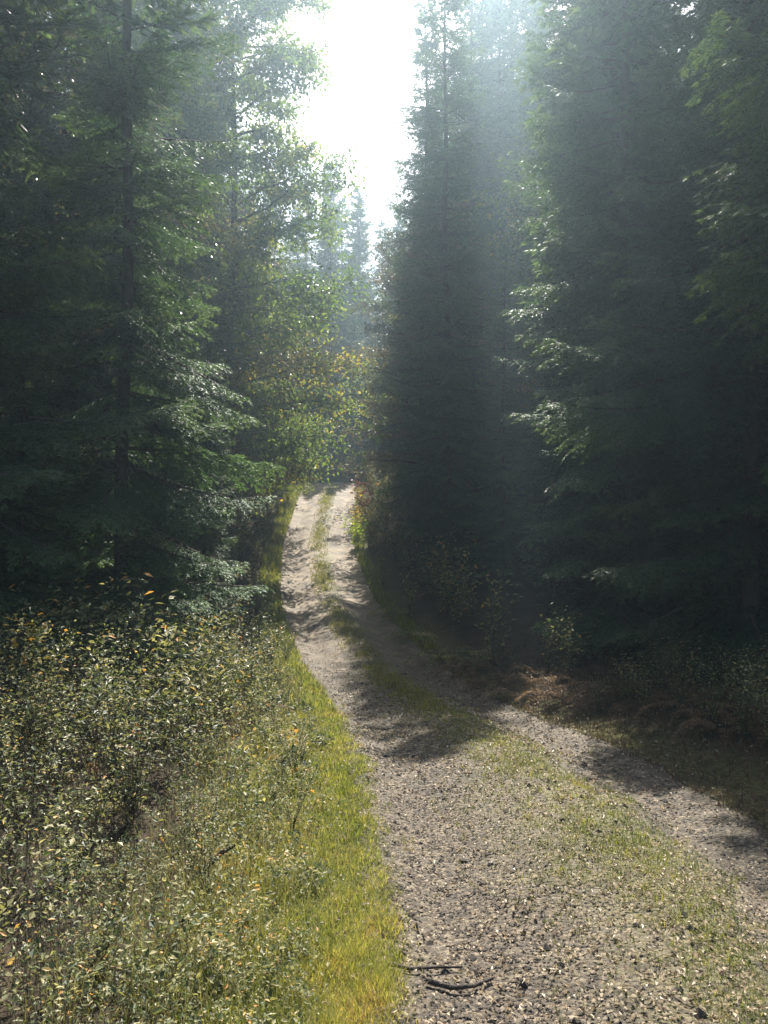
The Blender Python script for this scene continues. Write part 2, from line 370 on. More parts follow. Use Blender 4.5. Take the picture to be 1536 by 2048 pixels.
SP = {}
SP['nearA'] = spruce('spruce_a', 17, 2.1, .5, .12, [(8.8, near_set), (99, far_set)], thin=.06, taper=.85, tr=.0055)
SP['nearB'] = spruce('spruce_b', 16, 2.3, .7, .18, [(7.2, near_set), (99, far_set)], whorl=.34, per=6)
SP['midA'] = spruce('spruce_c', 18, 2.3, .6, .15, [(15, mid_set), (99, far_set)])
SP['midB'] = spruce('spruce_d', 16, 2.0, .8, .2, [(15, mid_set), (99, far_set)], whorl=.31)
SP['deepA'] = spruce('spruce_e', 17, 2.0, 1.9, .2, [(99, far_set)], dead_to=3.0, per=7)
SP['deepB'] = spruce('spruce_f', 19, 2.2, 1.0, .2, [(99, far_set)], dead_to=2.6, per=7)

FRONT = []
def put_tree(kind, x, y, s, rz, label, group=None, name='spruce_tree', cat='tree'):
    r = bpy.data.objects.new(name, None); COL.objects.link(r)
    r.location = (x, y, float(ground_z(x, y))-.03); r.rotation_euler = (0, 0, rz); r.scale = (s, s, s)
    tag(r, label, cat, group)
    if group in (LG, RG): FRONT.append((x, y, label))
    t, w, c = SP[kind]
    link('trunk', t, r); link('branches', w, r)['kind'] = 'stuff'; link('crown', c, r)['kind'] = 'stuff'
    return r

def near_front(x, y):
    return min(FRONT, key=lambda f: (f[0]-x)**2+(f[1]-y)**2)[2]
LG, RG = 'spruces along the left of the track', 'spruces along the right of the track'
put_tree('nearA', -2.9, 8.5, .83, .4, 'spruce with a visible slim trunk and sunlit boughs', LG)
put_tree('nearB', -4.15, 7.2, .85, 2.1, 'spruce filling the left edge behind the weeds', LG)
put_tree('midA', -5.3, 13.2, 1.1, 1.0, 'hazy tall spruce behind the slim-trunked spruce', LG)
put_tree('midB', -5.3, 15.6, .9, 3.3, 'shaded spruce low beside the dip in the track on the left', LG)
put_tree('midA', -6.4, 19.0, .92, 5.0, 'spruce behind the yellow-green broadleaf tree on the left', LG)
put_tree('midB', -7.3, 25.5, 1.4, .7, 'spruce on the left beside the rising part of the track', LG)
put_tree('midB', -6.6, 30.0, 1.4, 2.2, 'last spruce on the left before the crossing lane', LG)
put_tree('midA', -5.1, 17.9, 1.12, 1.9, 'tall spruce between the slim trunk and yellow-green tree', LG)
put_tree('midB', -7.2, 21.2, 1.2, 4.4, 'tall dim spruce behind the yellow-green tree', LG)
put_tree('midA', 5.0, 36.5, 1.35, 1.2, 'very tall spruce right of the sky gap', RG)
put_tree('midB', 7.6, 35.0, 1.5, 3.2, 'very tall spruce farthest back in the right wood', RG)
put_tree('midB', 4.2, 35.6, 1.6, 0.4, 'towering spruce far back behind the light shaft', RG)
put_tree('midA', 5.9, 34.8, 1.5, 2.3, 'towering spruce far back right of the light shaft', RG)
put_tree('midB', 6.8, 37.2, 1.65, 5.6, 'towering spruce dimly seen farthest behind the light shaft', RG)
put_tree('midB', 3.3, 29.8, 1.3, 1.4, 'tall spruce just behind the spire at the sky gap', RG)
put_tree('midA', 4.7, 31.0, 1.15, 4.4, 'tall hazy spruce between the spire and the light shaft', RG)
put_tree('midA', 3.1, 39.0, 1.15, 3.0, 'tall spruce on the lane corner right of the track', RG)
t_edge = put_tree('nearB', 5.5, 6.6, 1.0, 3.8, 'near spruce with bright tips at the right edge', RG)
t_bough = put_tree('nearA', 4.5, 9.4, 1.08, 2.6, 'spruce reaching a sunlit bough over the right rut', RG)
put_tree('nearA', 3.85, 12.4, 1.05, .9, 'dark spruce behind the dry bracken on the right', RG)
put_tree('midA', 4.5, 15.2, 1.12, 4.1, 'dark spruce at the dip of the track on the right', RG)
put_tree('midB', 2.9, 18.4, .5, 1.9, 'shorter dark spruce where the light shaft falls', RG)
put_tree('midA', 1.85, 21.6, .98, 2.9, 'spruce at the edge of the sky gap on the right', RG)
put_tree('midB', 1.3, 25.6, 1.1, 5.3, 'spruce behind the brown-leaved tree on the right', RG)
put_tree('midA', 1.9, 31.0, .85, .2, 'last spruce on the right before the crossing lane', RG)
ORD = ['first', 'second', 'third', 'fourth', 'fifth', 'sixth', 'seventh', 'eighth', 'ninth', 'tenth']
for i, (x, y, s) in enumerate([(-9.0, 41, .95), (-6.2, 43.5, 1.05), (-4.4, 40.5, .8), (-3.2, 44, 1.0), (-1.7, 46.8, 1.02), (-1.2, 42, .55), (.4, 45.5, .85), (2.4, 41.5, .85), (4.6, 43, 1.0), (7, 41, .95)]):
    put_tree(['midA', 'midB'][i % 2], x, y, s, i*1.7, ORD[i]+' spruce from the left in the row beyond the crossing lane', 'spruces beyond the crossing lane')
for i in range(28):
    put_tree('midB', -9+i*.55+rng.uniform(-.4, .4), rng.uniform(37.8, 40.2), rng.uniform(.30, .58), i*2.1, 'young spruce at the far side of the crossing lane', 'young spruces beyond the crossing lane', 'young_spruce')
for i in range(9):
    put_tree(['midA', 'midB'][i % 2], -7.5+i*1.25+rng.uniform(-.3, .3), rng.uniform(49, 52), rng.uniform(.98, 1.12), i*1.9, 'spruce tip closing the sky gap far behind the lane', 'spruces closing the sky gap')
for i in range(14):
    put_tree(['deepA', 'deepB'][i % 2], -14+i*2.1+rng.uniform(-.6, .6), rng.uniform(46, 49), rng.uniform(.9, 1.1), i*1.3, 'spruce in the second row beyond the crossing lane', 'spruces in the second row beyond the crossing lane')
rng_main, rng = rng, np.random.default_rng(5)
reach_set = BoughSet(.027, .038, .0115, True, (2.0, 2.6), 4)
def reach(tree, tip, z_tr, n=1):
    """a long bough from the trunk at height z_tr out to the world point tip"""
    b = tree.location; sc_ = tree.scale[0]; dx, dy, dz = tip[0]-b[0], tip[1]-b[1], tip[2]-(b[2]+z_tr*sc_)
    h = math.hypot(dx, dy); gc, gw = Geo(), Geo()
    place_bough(gc, gw, reach_set, math.hypot(h, dz)/sc_, z_tr, math.atan2(dy, dx)-tree.rotation_euler[2], math.atan2(dz, h)+R(5))
    tag(link('bough', gc.mesh('bough', M['needle']), tree), kind='stuff'); link('bough_axis', gw.mesh('bough_axis', M['bark']), tree.children[-1])
for tip, zt in (((1.75, 8.7, 3.35), 3.7), ((1.95, 8.4, 3.1), 3.5), ((1.8, 8.6, 2.6), 3.1), ((1.7, 8.9, 2.85), 3.3)): reach(t_bough, tip, zt)
for tip, zt in (((2.45, 5.8, 3.3), 3.6), ((2.5, 6.0, 3.75), 4.0), ((2.4, 5.7, 4.2), 4.4), ((2.5, 5.9, 4.6), 4.8), ((2.45, 6.0, 5.2), 5.3), ((2.5, 5.6, 5.0), 5.1), ((2.6, 6.2, 5.5), 5.6)): reach(t_edge, tip, zt)
rng = rng_main
DEEP = ['shaded inner spruce', 'dim deeper spruce', 'dark deep spruce', 'darkest farthest spruce']
for i, (x, y, sc_, w) in enumerate([(-4.5, 9.2, .27, 'young spruce behind the weeds left of the slim trunk'), (-2.7, 11.6, .3, 'young spruce right of the slim trunk at the brow'),
                                     (-3.6, 13.6, .34, 'young spruce by the left of the dip'), (-3.35, 7.3, .24, 'smallest young spruce at the left edge among the weeds'), (-4.3, 17.6, .36, 'young spruce below the brown-leaved tree on the left')]):
    put_tree('midB', x, y, sc_*1.15, i*1.1, w, 'young spruces on the left', 'young_spruce')
n_deep = 0
for yy in np.arange(5.0, 40, 2.7):
    for side in (-1, 1):
        for k in range(4):
            x = (xc(yy)-HALF-6.6-k*2.8) if side < 0 else (xc(yy)+HALF+5.2+k*2.6)
            x += rng.uniform(-.8, .8); y = yy+rng.uniform(-.9, .9)
            if abs(x) > .50*y+4.5: continue
            if side > 0 and k == 0 and 16.5 < y < 29: continue          # a gap that lets the sun in
            n_deep += 1
            f_ = near_front(x, y); lab = DEEP[k]+' nearest the '+f_
            if len(lab.replace('-', ' ').split()) > 15: lab = 'deep spruce by the '+f_
            put_tree(['deepA', 'deepB'][rng.integers(2)], x, y, rng.uniform(.85, 1.12), rng.uniform(0, 6.28),
                     lab, 'spruces deep in the '+('left' if side < 0 else 'right')+' wood')
# the far wood reads as one mass
gf = Geo(); (fv, ff, ft) = None, None, None
gcF, gwF = Geo(), Geo()
tiny = BoughSet(.40, .60, .28, False, k=2)
one = Geo(); onew = Geo(); z = .6
while z < 16:
    f = z/17
    for k in range(5): place_bough(one, onew, tiny, max(.3, 2.4*(1-f)), z, rng.uniform(0, 6.28), R(-12+40*f))
    z += .85
OV, OF, OT = one.arrays()
for i in range(64):
    a = rng.uniform(-.7, .7); r_ = rng.uniform(50, 80); x, y = r_*math.sin(a), r_*math.cos(a)
    s = rng.uniform(.85, 1.2); b = rng.uniform(0, 6.28); c, d = math.cos(b)*s, math.sin(b)*s
    gf.add(np.stack([OV[:, 0]*c-OV[:, 1]*d+x, OV[:, 0]*d+OV[:, 1]*c+y, OV[:, 2]*s+float(ground_z(x, y))], 1), OF, OT)
tag(link('distant_wood', gf.mesh('distant_wood', M['needle'])), 'mass of spruces standing far behind the crossing lane', 'wood', None, 'stuff')

# ------------------------------------------------------------------ broadleaf trees and shrubs
def broadleaf(name, H, spread, z0, mat, leaf, n_limb=16, tw=9, per=14, lw=.6, seed=0, r0=None):
    gt, gl = Geo(), Geo(); gb = Geo()
    zs = np.linspace(-.1, H, 12); bend = rng.normal(0, .03*H, 2)
    def ctr(z): return np.array([bend[0]*math.sin(z/H*2.6), bend[1]*math.sin(z/H*3.4), z])
    r0 = r0 or .010*H
    tube(gt, [ctr(z) for z in zs], r0*(1-np.clip(zs, 0, H)/H)**.8+.004, 7)
    P, A, T = [], [], []
    for i in range(n_limb):
        f = (i+rng.uniform(0, 1))/n_limb; z = z0+(H-z0)*f*.97; a = i*2.4+rng.uniform(-.5, .5)
        ln = spread*(1-.62*f**2.6)*(.75+.25*min(1, f*4))*rng.uniform(.65, 1.15); tt = np.linspace(0, 1, 7)
        rise = rng.uniform(.25, .7); c = ctr(z)
        Q = np.stack([c[0]+math.cos(a)*ln*tt, c[1]+math.sin(a)*ln*tt, c[2]+ln*(rise*tt-.25*tt*tt)], 1)+rng.normal(0, .03*ln, (7, 3))*tt[:, None]
        tube(gb, Q, r0*.38*(1-f*.6)*(1-tt)**1.1+.003, 4)
        tone = np.clip(rng.normal(.45, .22), 0, 1)
        for j in range(tw):
            q = rng.uniform(.25, 1); p = np.array([np.interp(q, tt, Q[:, k]) for k in range(3)])
            d = nrm(np.array([math.cos(a+rng.normal(0, .9)), math.sin(a+rng.normal(0, .9)), rng.normal(.05, .4)])); l = ln*.34*rng.uniform(.5, 1.2)+.06
            e = p+d*l+np.array([0, 0, -.12*l]); m_ = (p+e)/2+np.array([0, 0, .06*l])
            tube(gb, [p, m_, e], [.006*leaf*12, .004*leaf*12, .0015], 3)
            t = rng.uniform(.1, 1.08, per)
            P.append(p+(e-p)*t[:, None]+rng.normal(0, leaf*.9, (per, 3))); A.append(nrm(d*.6+rng.normal(0, .6, (per, 3))+np.array([0, 0, -.35]))); T.append(np.clip(tone+rng.normal(0, .2, per), 0, 1))
    P, A, T = map(np.concatenate, (P, A, T)); n = len(P)
    leaves(gl, P, A, nrm(np.array([0, 0, 1.])+rng.normal(0, .55, (n, 3))), leaf*rng.uniform(.6, 1.3, n), leaf*lw*rng.uniform(.7, 1.2, n), T)
    return (gt.mesh(name+'_trunk', M['bark'], True), gb.mesh(name+'_branches', M['bark']), gl.mesh(name+'_crown', mat))
SP['broadA'] = broadleaf('broadleaf_a', 15, 3.1, 1.6, M['green_leaf'], .115, 84, 30, 28)
SP['broadB'] = broadleaf('broadleaf_b', 11, 2.8, 1.4, M['brown_leaf'], .085, 50, 26, 28)
SP['broadC'] = broadleaf('broadleaf_c', 12, 2.6, 3.2, M['grey_leaf'], .055, 40, 22, 24)
SP['broadD'] = broadleaf('broadleaf_d', 8, 3.0, 1.2, M['green_leaf'], .095, 44, 28, 28)
BG = 'broadleaf trees beside the track'
put_tree('broadA', -4.75, 21.0, 1.15, .3, 'tall yellow-green broadleaf tree rising against the sky gap on the left', BG, 'broadleaf_tree')
put_tree('broadD', -5.5, 25.3, 1.15, 1.1, 'yellow-green tree reaching a leafy branch across the far track', BG, 'broadleaf_tree')
put_tree('broadB', -5.6, 17.4, 1.0, 2.0, 'brown-leaved tree in front of the yellow-green tree on the left', BG, 'broadleaf_tree')
put_tree('broadD', -4.1, 27.4, .58, 4.4, 'small tree holding a leafy branch low over the far track', BG, 'broadleaf_tree')
put_tree('broadB', 1.6, 23.6, .95, 4.0, 'brown-leaved tree leaning over the track from the right', BG, 'broadleaf_tree')
put_tree('broadB', 1.9, 28.3, .95, .9, 'dull-leaved tree near the top of the track on the right', BG, 'broadleaf_tree')
put_tree('broadB', -5.5, 29.6, 1.05, 3.1, 'brown and green tree at the left top of the track', BG, 'broadleaf_tree')
put_tree('broadD', 2.5, 32.0, 1.1, 5.1, 'yellow-green tree at the right top of the track by the lane', BG, 'broadleaf_tree')
put_tree('broadD', -5.6, 22.6, .8, 2.7, 'low yellow-green tree filling the gap left of the far track', BG, 'broadleaf_tree')
put_tree('broadC', -4.9, 9.3, 1.0, 1.6, 'grey-leaved tree high at the upper left in front of the spruces', BG, 'broadleaf_tree')
put_tree('broadA', 6.6, 22.0, .95, 2.4, 'broadleaf tree half hidden among the dark spruces on the right', BG, 'broadleaf_tree')

def blades(name, X, Y, h, w, T, mat, label, dz=0.0, lean=.5):
    n = len(X); g = Geo(); Z = ground_z(X, Y)+dz
    P = np.stack([X, Y, Z-.01], 1); a = rng.uniform(0, 6.28, n)
    D = nrm(np.stack([np.cos(a)*lean*rng.uniform(.1, 1.3, n), np.sin(a)*lean*rng.uniform(.1, 1.3, n), np.ones(n)], 1))
    B = nrm(D+np.stack([np.cos(a)*.6, np.sin(a)*.6, np.full(n, -.15)], 1)*rng.uniform(.2, 1.2, (n, 1)))
    S = np.stack([-np.sin(a), np.cos(a), 0*a], 1)*w[:, None]*.5
    m_ = P+D*h[:, None]*.55; t_ = m_+B*h[:, None]*.5
    V = np.stack([P-S, P+S, m_-S*.75, m_+S*.75, t_], 1).reshape(-1, 3); b = np.arange(n)*5
    F = np.stack([np.stack([b, b+1, b+3], 1), np.stack([b, b+3, b+2], 1), np.stack([b+2, b+3, b+4], 1)], 1).reshape(-1, 3)
    g.add(V, F, np.repeat(T, 5))
    return tag(link(name, g.mesh(name, mat)), label, 'grass', None, 'stuff')
def yrand(n, a, b, p=1.6):                 # denser towards the camera
    t = rng.random(n); return (a**(1-p)+t*(b**(1-p)-a**(1-p)))**(1/(1-p))
# shrubs and weeds: stem meshes and leaf meshes, shared by copies
def weed(name, H, n_stem, leaf, mat, spread=.18, per=26, lw=.5, side=True):
    gs, gl = Geo(), Geo(); P, A, T = [], [], []
    for i in range(n_stem):
        a = rng.uniform(0, 6.28); h = H*rng.uniform(.6, 1.1); l = spread*rng.uniform(.3, 1.2)*h/H; tt = np.linspace(0, 1, 6)
        b = rng.normal(0, .05*H, 2)
        Q = np.stack([math.cos(a)*l*tt**1.4+b[0]*tt, math.sin(a)*l*tt**1.4+b[1]*tt, h*tt*(1-.12*tt*l/spread)], 1); Q[0, 2] = -.04
        tube(gs, Q, .0035*(1.2-tt)*max(1, H), 3)
        t = rng.uniform(.12, 1.03, per)**.8
        p = np.stack([np.interp(t, tt, Q[:, k]) for k in range(3)], 1); b2 = rng.uniform(0, 6.28, per)
        d = np.stack([np.cos(b2), np.sin(b2), rng.normal(.15, .35, per)], 1)
        off = rng.uniform(.1, 1.6, per)[:, None]*leaf
        P.append(p+nrm(d)*off); A.append(nrm(d+rng.normal(0, .3, (per, 3)))); T.append(np.clip(rng.normal(.42, .12)+rng.normal(0, .25, per), 0, 1))
    P, A, T = map(np.concatenate, (P, A, T)); n = len(P)
    leaves(gl, P, A, nrm(np.array([0, 0, 1.])+rng.normal(0, .5, (n, 3))), leaf*rng.uniform(.6, 1.35, n), leaf*lw*rng.uniform(.7, 1.25, n), T)
    return gs.mesh(name+'_stems', M['stem']), gl.mesh(name+'_leaves', mat)
WD = {
 'weedA': weed('weed_a', .75, 9, .034, M['weed'], .22, 40),
 'weedB': weed('weed_b', 1.0, 7, .062, M['weed'], .30, 26, .45),
 'weedD': weed('weed_d', .85, 10, .022, M['weed'], .30, 60, .6),
 'weedE': weed('weed_e', .8, 6, .05, M['yellow'], .26, 22, .5),
 'weedC': weed('weed_c', .55, 12, .028, M['weed'], .22, 36, .6),
 'sapling': weed('sapling', 1.5, 9, .075, M['weed'], .45, 30, .55),
 'yellow': weed('yellow_shrub', .9, 8, .06, M['yellow'], .3, 26, .6),
 'red': weed('red_shrub', 1.1, 9, .08, M['red'], .4, 34, .6),
 'lime': weed('lime_shrub', .8, 9, .08, M['lime'], .4, 34, .6),
 'bilberry': weed('small_leaved_shrub', .8, 14, .030, M['weed'], .4, 30, .6),
}
def fern(name, mat):
    gs, gl = Geo(), Geo(); P, A, N, T, LN = [], [], [], [], []
    for i in range(9):
        a = i*.7+rng.uniform(-.3, .3); l = rng.uniform(.5, .8); tt = np.linspace(0, 1, 9); c, s = math.cos(a), math.sin(a)
        Q = np.stack([c*l*tt, s*l*tt, l*(.95*tt-1.0*tt*tt)+.02], 1); tube(gs, Q, .004*(1.1-tt), 3)
        tone = np.clip(rng.normal(.5, .2), 0, 1)
        for t in np.linspace(.2, .98, 22):
            p = np.array([np.interp(t, tt, Q[:, k]) for k in range(3)]); w = .30*l*(1-t)**.8+.02
            for sd in (-1, 1):
                d = nrm(np.array([c*.55-sd*s*.85, s*.55+sd*c*.85, rng.normal(-.2, .2)]))
                m = 7; q = np.linspace(.05, 1, m); P.append(p+d*w*q[:, None]+rng.normal(0, .004, (m, 3)))
                pd = np.stack([np.where(np.arange(m) % 2, 1, -1)*-d[1], np.where(np.arange(m) % 2, 1, -1)*d[0], rng.normal(-.2, .3, m)], 1)
                A.append(nrm(pd+d*.6)); LN.append(.045*(1.2-q)*(1.1-t*.5)); T.append(np.clip(tone+rng.normal(0, .2, m), 0, 1))
    P, A, T, LN = map(np.concatenate, (P, A, T, LN)); n = len(P)
    leaves(gl, P, A, nrm(np.array([0, 0, 1.])+rng.normal(0, .5, (n, 3))), LN, LN*.42, T)
    return gs.mesh(name+'_stems', M['stem']), gl.mesh(name+'_fronds', mat)
WD['bracken'] = fern('bracken', M['bracken'])
WD['green_fern'] = fern('fern', M['weed'])
def put_plant(kind, name, x, y, s, label, cat, group, leafname='foliage'):
    r = bpy.data.objects.new(name, None); COL.objects.link(r)
    r.location = (x, y, float(ground_z(x, y))); r.rotation_euler = (rng.normal(0, .06), rng.normal(0, .06), rng.uniform(0, 6.28)); r.scale = (s,)*3
    tag(r, label, cat, group); st, lf = WD[kind]; link('stems', st, r); link(leafname, lf, r); return r

WG = 'tall weeds on the left verge'
placed = 0
for y in np.arange(2.7, 13, .46):
    for x in np.arange(-4.6, -.2, .42):
        px, py = x+rng.uniform(-.25, .25), y+rng.uniform(-.25, .25)
        u = px-(xc(py)-HALF)                                  # distance from the left road edge
        inner = -.62 if py < 4.0 else -.40
        if u > inner or u < -3.3 or abs(px) > .52*py+.35: continue
        k = rng.choice(['weedA', 'weedB', 'weedC', 'weedD', 'weedE'], p=[.26, .28, .16, .25, .05]) if u < inner-.35 else rng.choice(['weedC', 'weedD'])
        if py > 5 and rng.random() < .3: k = 'weedB'
        if py < 4.8 and k in ('weedB', 'weedE'): k = 'weedD'
        s = (.45+.65*sstep(.0, 1.3, -(u-inner)))*rng.uniform(.65, 1.3)
        where = ('at the bottom left' if py < 4.5 else 'midway on the left' if py < 8 else 'at the far left end')
        what = {'weedA': 'upright leafy weed', 'weedB': 'tall narrow-leaved weed', 'weedC': 'low bushy weed', 'weedD': 'fine-leaved wiry weed', 'weedE': 'yellow-leaved weed'}[k]
        where += ', next to the grass verge' if u > inner-.5 else ', at the outer left' if px < -.36*py else ', in the thick of the bank'
        put_plant(k, 'weed', px, py, s, f'{what} {where}', 'weed', f'{what}s {where}'); placed += 1
put_plant('sapling', 'sapling', -2.5, 8.6, .9, 'sapling with broad pale leaves below the slim spruce trunk', 'sapling', None)
put_plant('sapling', 'sapling', -3.4, 8.0, .95, 'leafy sapling at the left behind the weed bank', 'sapling', None)
put_plant('sapling', 'sapling', -1.95, 9.4, .7, 'small sapling by the left verge at the brow of the track', 'sapling', None)
for x, y, sc_, w in ((-3.0, 9.0, .85, 'leftmost sapling of the row under the slim-trunked spruce'), (-2.2, 9.9, .8, 'sapling in the middle of the row under the slim-trunked spruce'), (-1.6, 10.4, .75, 'sapling nearest the track at the brow'),
                   (-2.8, 7.2, .75, 'pale sapling standing up in the weed bank'), (-2.1, 7.7, .7, 'shorter pale sapling right of the tall one in the weeds'), (-1.5, 8.6, .62, 'low sapling at the right end of the weed bank'), (-3.2, 6.5, .7, 'sapling at the left edge of the picture')):
    put_plant('sapling', 'sapling', x, y, sc_, w, 'sapling', 'saplings on the left bank')
put_plant('yellow', 'shrub', -2.75, 6.4, .55, 'small shrub with yellow-orange leaves in the dark gap at left', 'shrub', None)
put_plant('yellow', 'shrub', -3.0, 7.4, .8, 'yellow-tinged shrub under the left spruces', 'shrub', None)
put_plant('yellow', 'shrub', -3.7, 29.6, 1.4, 'orange-yellow shrub at the left top of the track', 'shrub', None)
put_plant('yellow', 'shrub', -.95, 29.5, 1.0, 'yellow shrub at the right top of the track', 'shrub', None)
put_plant('red', 'shrub', -.8, 27.6, 1.5, 'red-leaved shrub on the right of the far track', 'shrub', None)
put_plant('yellow', 'shrub', -.9, 25.8, 1.4, 'yellow shrub just below the red shrub', 'shrub', None)
put_plant('lime', 'shrub', -.8, 24.2, 1.4, 'lime-green shrub on the right of the far track', 'shrub', None)
for i, (x, y, s) in enumerate([(1.75, 10.3, 1.1), (2.2, 9.4, 1.15), (2.6, 8.8, 1.0), (1.5, 11.4, .9), (2.9, 9.6, 1.1), (2.15, 10.6, 1.1), (3.2, 8.2, .9), (3.0, 7.3, .8), (3.6, 7.6, 1.0), (2.9, 6.6, .7), (3.5, 6.4, .9), (3.3, 9.0, 1.1), (1.3, 12.2, 1.0)]):
    put_plant('bracken', 'bracken', x, y, s, 'dry brown bracken on the shaded right bank', 'fern', 'dry bracken on the right bank', 'fronds')
for i, (x, y, s) in enumerate([(1.0, 13.2, 1.1), (.55, 14.8, 1.0), (.2, 16.8, 1.0), (1.5, 12.6, 1.0)]):
    put_plant('green_fern', 'fern', x, y, s, 'shaded green fern beside the dip of the track', 'fern', 'ferns on the right by the dip', 'fronds')
for i, (x, y, sc_, k) in enumerate([(-2.0, 5.2, .8, 'bracken'), (-2.5, 6.0, .9, 'green_fern'), (-1.6, 4.4, .6, 'green_fern'), (-1.75, 6.8, .8, 'bracken'), (-1.2, 5.6, .55, 'green_fern'), (-2.3, 4.7, .7, 'green_fern'), (-1.3, 7.6, .7, 'bracken'), (-1.35, 3.7, .5, 'green_fern')]):
    put_plant(k, 'bracken' if k == 'bracken' else 'fern', x, y, sc_, ('dry brown bracken' if k == 'bracken' else 'green fern')+' '+['near the left edge halfway up', 'under the slim-trunked spruce', 'low in the near weeds', 'behind the near weeds', 'close to the grass verge', 'at the left edge of the near weeds', 'by the verge near the brow', 'at the bottom left by the stick'][i], 'fern', 'ferns on the left bank', 'fronds')
for i in range(34):
    y = rng.uniform(4.6, 9.0); uu = rng.uniform(.55, 2.2); x = xc(y)+HALF+uu
    put_plant('bilberry', 'shrub', x, y, rng.uniform(.6, 1.05), 'small-leaved shrub on the shaded right bank '+('beside the rut' if uu < 1.1 else 'under the trees')+(' at the near end' if y < 6 else ' midway' if y < 7.5 else ' by the bracken'), 'shrub', 'small-leaved shrubs on the right bank')
g, gs = Geo(), Geo()
nc = 2300; CY = yrand(nc, 2.2, 14, 1.45); CU = -.24-3.4*rng.beta(1.0, 1.0, nc); CX = xc(CY)-HALF+CU
CH = (.06+.68*sstep(.1, 1.5, -CU-.2)*rng.uniform(.2, 1.7, nc))*(1+.25*wob(CX*1.3+1, CY*1.1)); CR = rng.uniform(.06, .17, nc)*(.6+.5*sstep(.2, 1.5, -CU))
CT = np.clip(.50+.14*wob(CX*.9, CY*.8)+rng.normal(0, .16, nc), 0, 1)
keep = (wob(CX*1.9+2, CY*1.7) > -.45) | (CU > -.8); CX, CY, CU, CH, CR, CT = (a_[keep] for a_ in (CX, CY, CU, CH, CR, CT)); nc = len(CX)
q = np.repeat(np.arange(nc), 40); n = len(q)
hz = rng.random(n)**.7; rr = CR[q]*(1.15-.75*hz**2)
X = CX[q]+rng.normal(0, .75, n)*rr; Y = CY[q]+rng.normal(0, .75, n)*rr
Tn = np.clip(CT[q]+rng.normal(-.04, .22, n), 0, 1)
P = np.stack([X, Y, ground_z(X, Y)+.02+np.clip(CH[q], .05, 1)*hz], 1); A = rand_dir(n); A[:, 2] = A[:, 2]*.6+.15; A = nrm(A)
ls = rng.uniform(.010, .030, n)*rng.choice([.75, 1, 1.4], nc)[q]*np.clip(Y/4.2, .85, 2.0)
leaves(g, P, A, nrm(np.array([0, 0, 1.])+rng.normal(0, .5, (n, 3))), ls, ls*rng.uniform(.35, .65, n), Tn)
tag(link('undergrowth', g.mesh('undergrowth', M['weed'])), 'dense low undergrowth of small leaves on the left bank', 'undergrowth', None, 'stuff')
n = 4200; Y = yrand(n, 2.2, 14, 1.5); U = -.5-3.0*rng.beta(1, 1.2, n); X = xc(Y)-HALF+U
hmax = (.15+.55*sstep(.2, 1.7, -U-.3))*(1+.30*wob(X*2.1+1, Y*1.9))
blades('undergrowth_stalks', X, Y, np.clip(hmax, .08, 1)*rng.uniform(.6, 1.25, n), np.clip(.0010*Y, .003, .012), np.clip(rng.normal(.4, .25, n), 0, 1), M['dead'], 'thin brown stalks standing through the left undergrowth', 0, .25)
for i in range(62):
    y = rng.uniform(10.5, 33); sd = rng.choice([-1, 1], p=[.45, .55]); x = xc(y)+sd*(HALF+rng.uniform(.4, 1.5))
    put_plant(rng.choice(['sapling', 'weedB']), 'shrub', x, y, rng.uniform(.7, 1.25), 'leafy shrub at the '+('left' if sd < 0 else 'right')+' edge of the track '+('by the dip' if y < 16 else 'on the lower slope' if y < 22 else 'on the upper slope' if y < 28 else 'just below the lane'), 'shrub', 'shrubs along the far '+('left' if sd < 0 else 'right')+' edge')
for i in range(60):
    y = rng.uniform(12, 33); sd = rng.choice([-1, 1]); x = xc(y)+sd*(HALF+rng.uniform(.25, 1.3))
    put_plant(rng.choice(['weedA', 'weedC', 'bilberry']), 'weed', x, y, rng.uniform(.8, 1.3), 'weed growing along the '+('left' if sd < 0 else 'right')+' edge of the track '+('by the dip' if y < 16 else 'on the lower slope' if y < 22 else 'on the upper slope' if y < 28 else 'just below the lane'), 'weed', 'weeds along the far track edges '+('left' if sd < 0 else 'right'))

# ------------------------------------------------------------------ grass, gravel, litter
n = 68000; Y = yrand(n, 2.2, 14); X = xc(Y)-HALF-rng.beta(1.1, 1.8, n)*1.0+.06+np.abs(rng.normal(0, .05, n))+.03*np.sin(2.3*Y)
T = np.clip(.46+.16*wob(X*1.6, Y*1.3)+.14*wob(X*7, Y*6)+rng.normal(0, .2, n), 0, 1); hs = .5+.6*np.clip(1.0+.5*wob(X*2+4, Y*2)+.4*wob(X*8, Y*7), .2, 2.2)
blades('verge_grass', X, Y, rng.uniform(.015, .065, n)*hs, np.clip(.0009*Y, .0028, .010), T, M['grass'], 'yellow-green grass along the left edge of the track')
nt_ = 1700; TY = yrand(nt_, 2.2, 11, 1.5); TU = np.where(rng.random(nt_) < .62, rng.normal(.22, .24, nt_), -HALF-.1+rng.normal(0, .14, nt_)); q = np.repeat(np.arange(nt_), 15); n = len(q)
Y = TY[q]+rng.normal(0, .022, n); X = xc(TY[q])+TU[q]+rng.normal(0, .022, n)
blades('grass_tufts', X, Y, rng.uniform(.02, .075, n)*rng.uniform(.5, 1.3, nt_)[q], np.clip(.0009*Y, .0028, .010), np.clip(rng.normal(.42, .2, nt_)[q]+rng.normal(0, .12, n), 0, 1), M['grass'], 'small green tufts rooted in the middle and edge of the track', .0, .75)
n = 3600; Y = yrand(n, 2.4, 13); X = xc(Y)-HALF-.05-rng.beta(1.6, 1.2, n)*1.1
blades('straw_stems', X, Y, rng.uniform(.10, .34, n), np.clip(.0006*Y, .002, .006), np.clip(rng.normal(.75, .2, n), 0, 1), M['straw'], 'dry straw stems standing in the left verge grass', .0, .45)
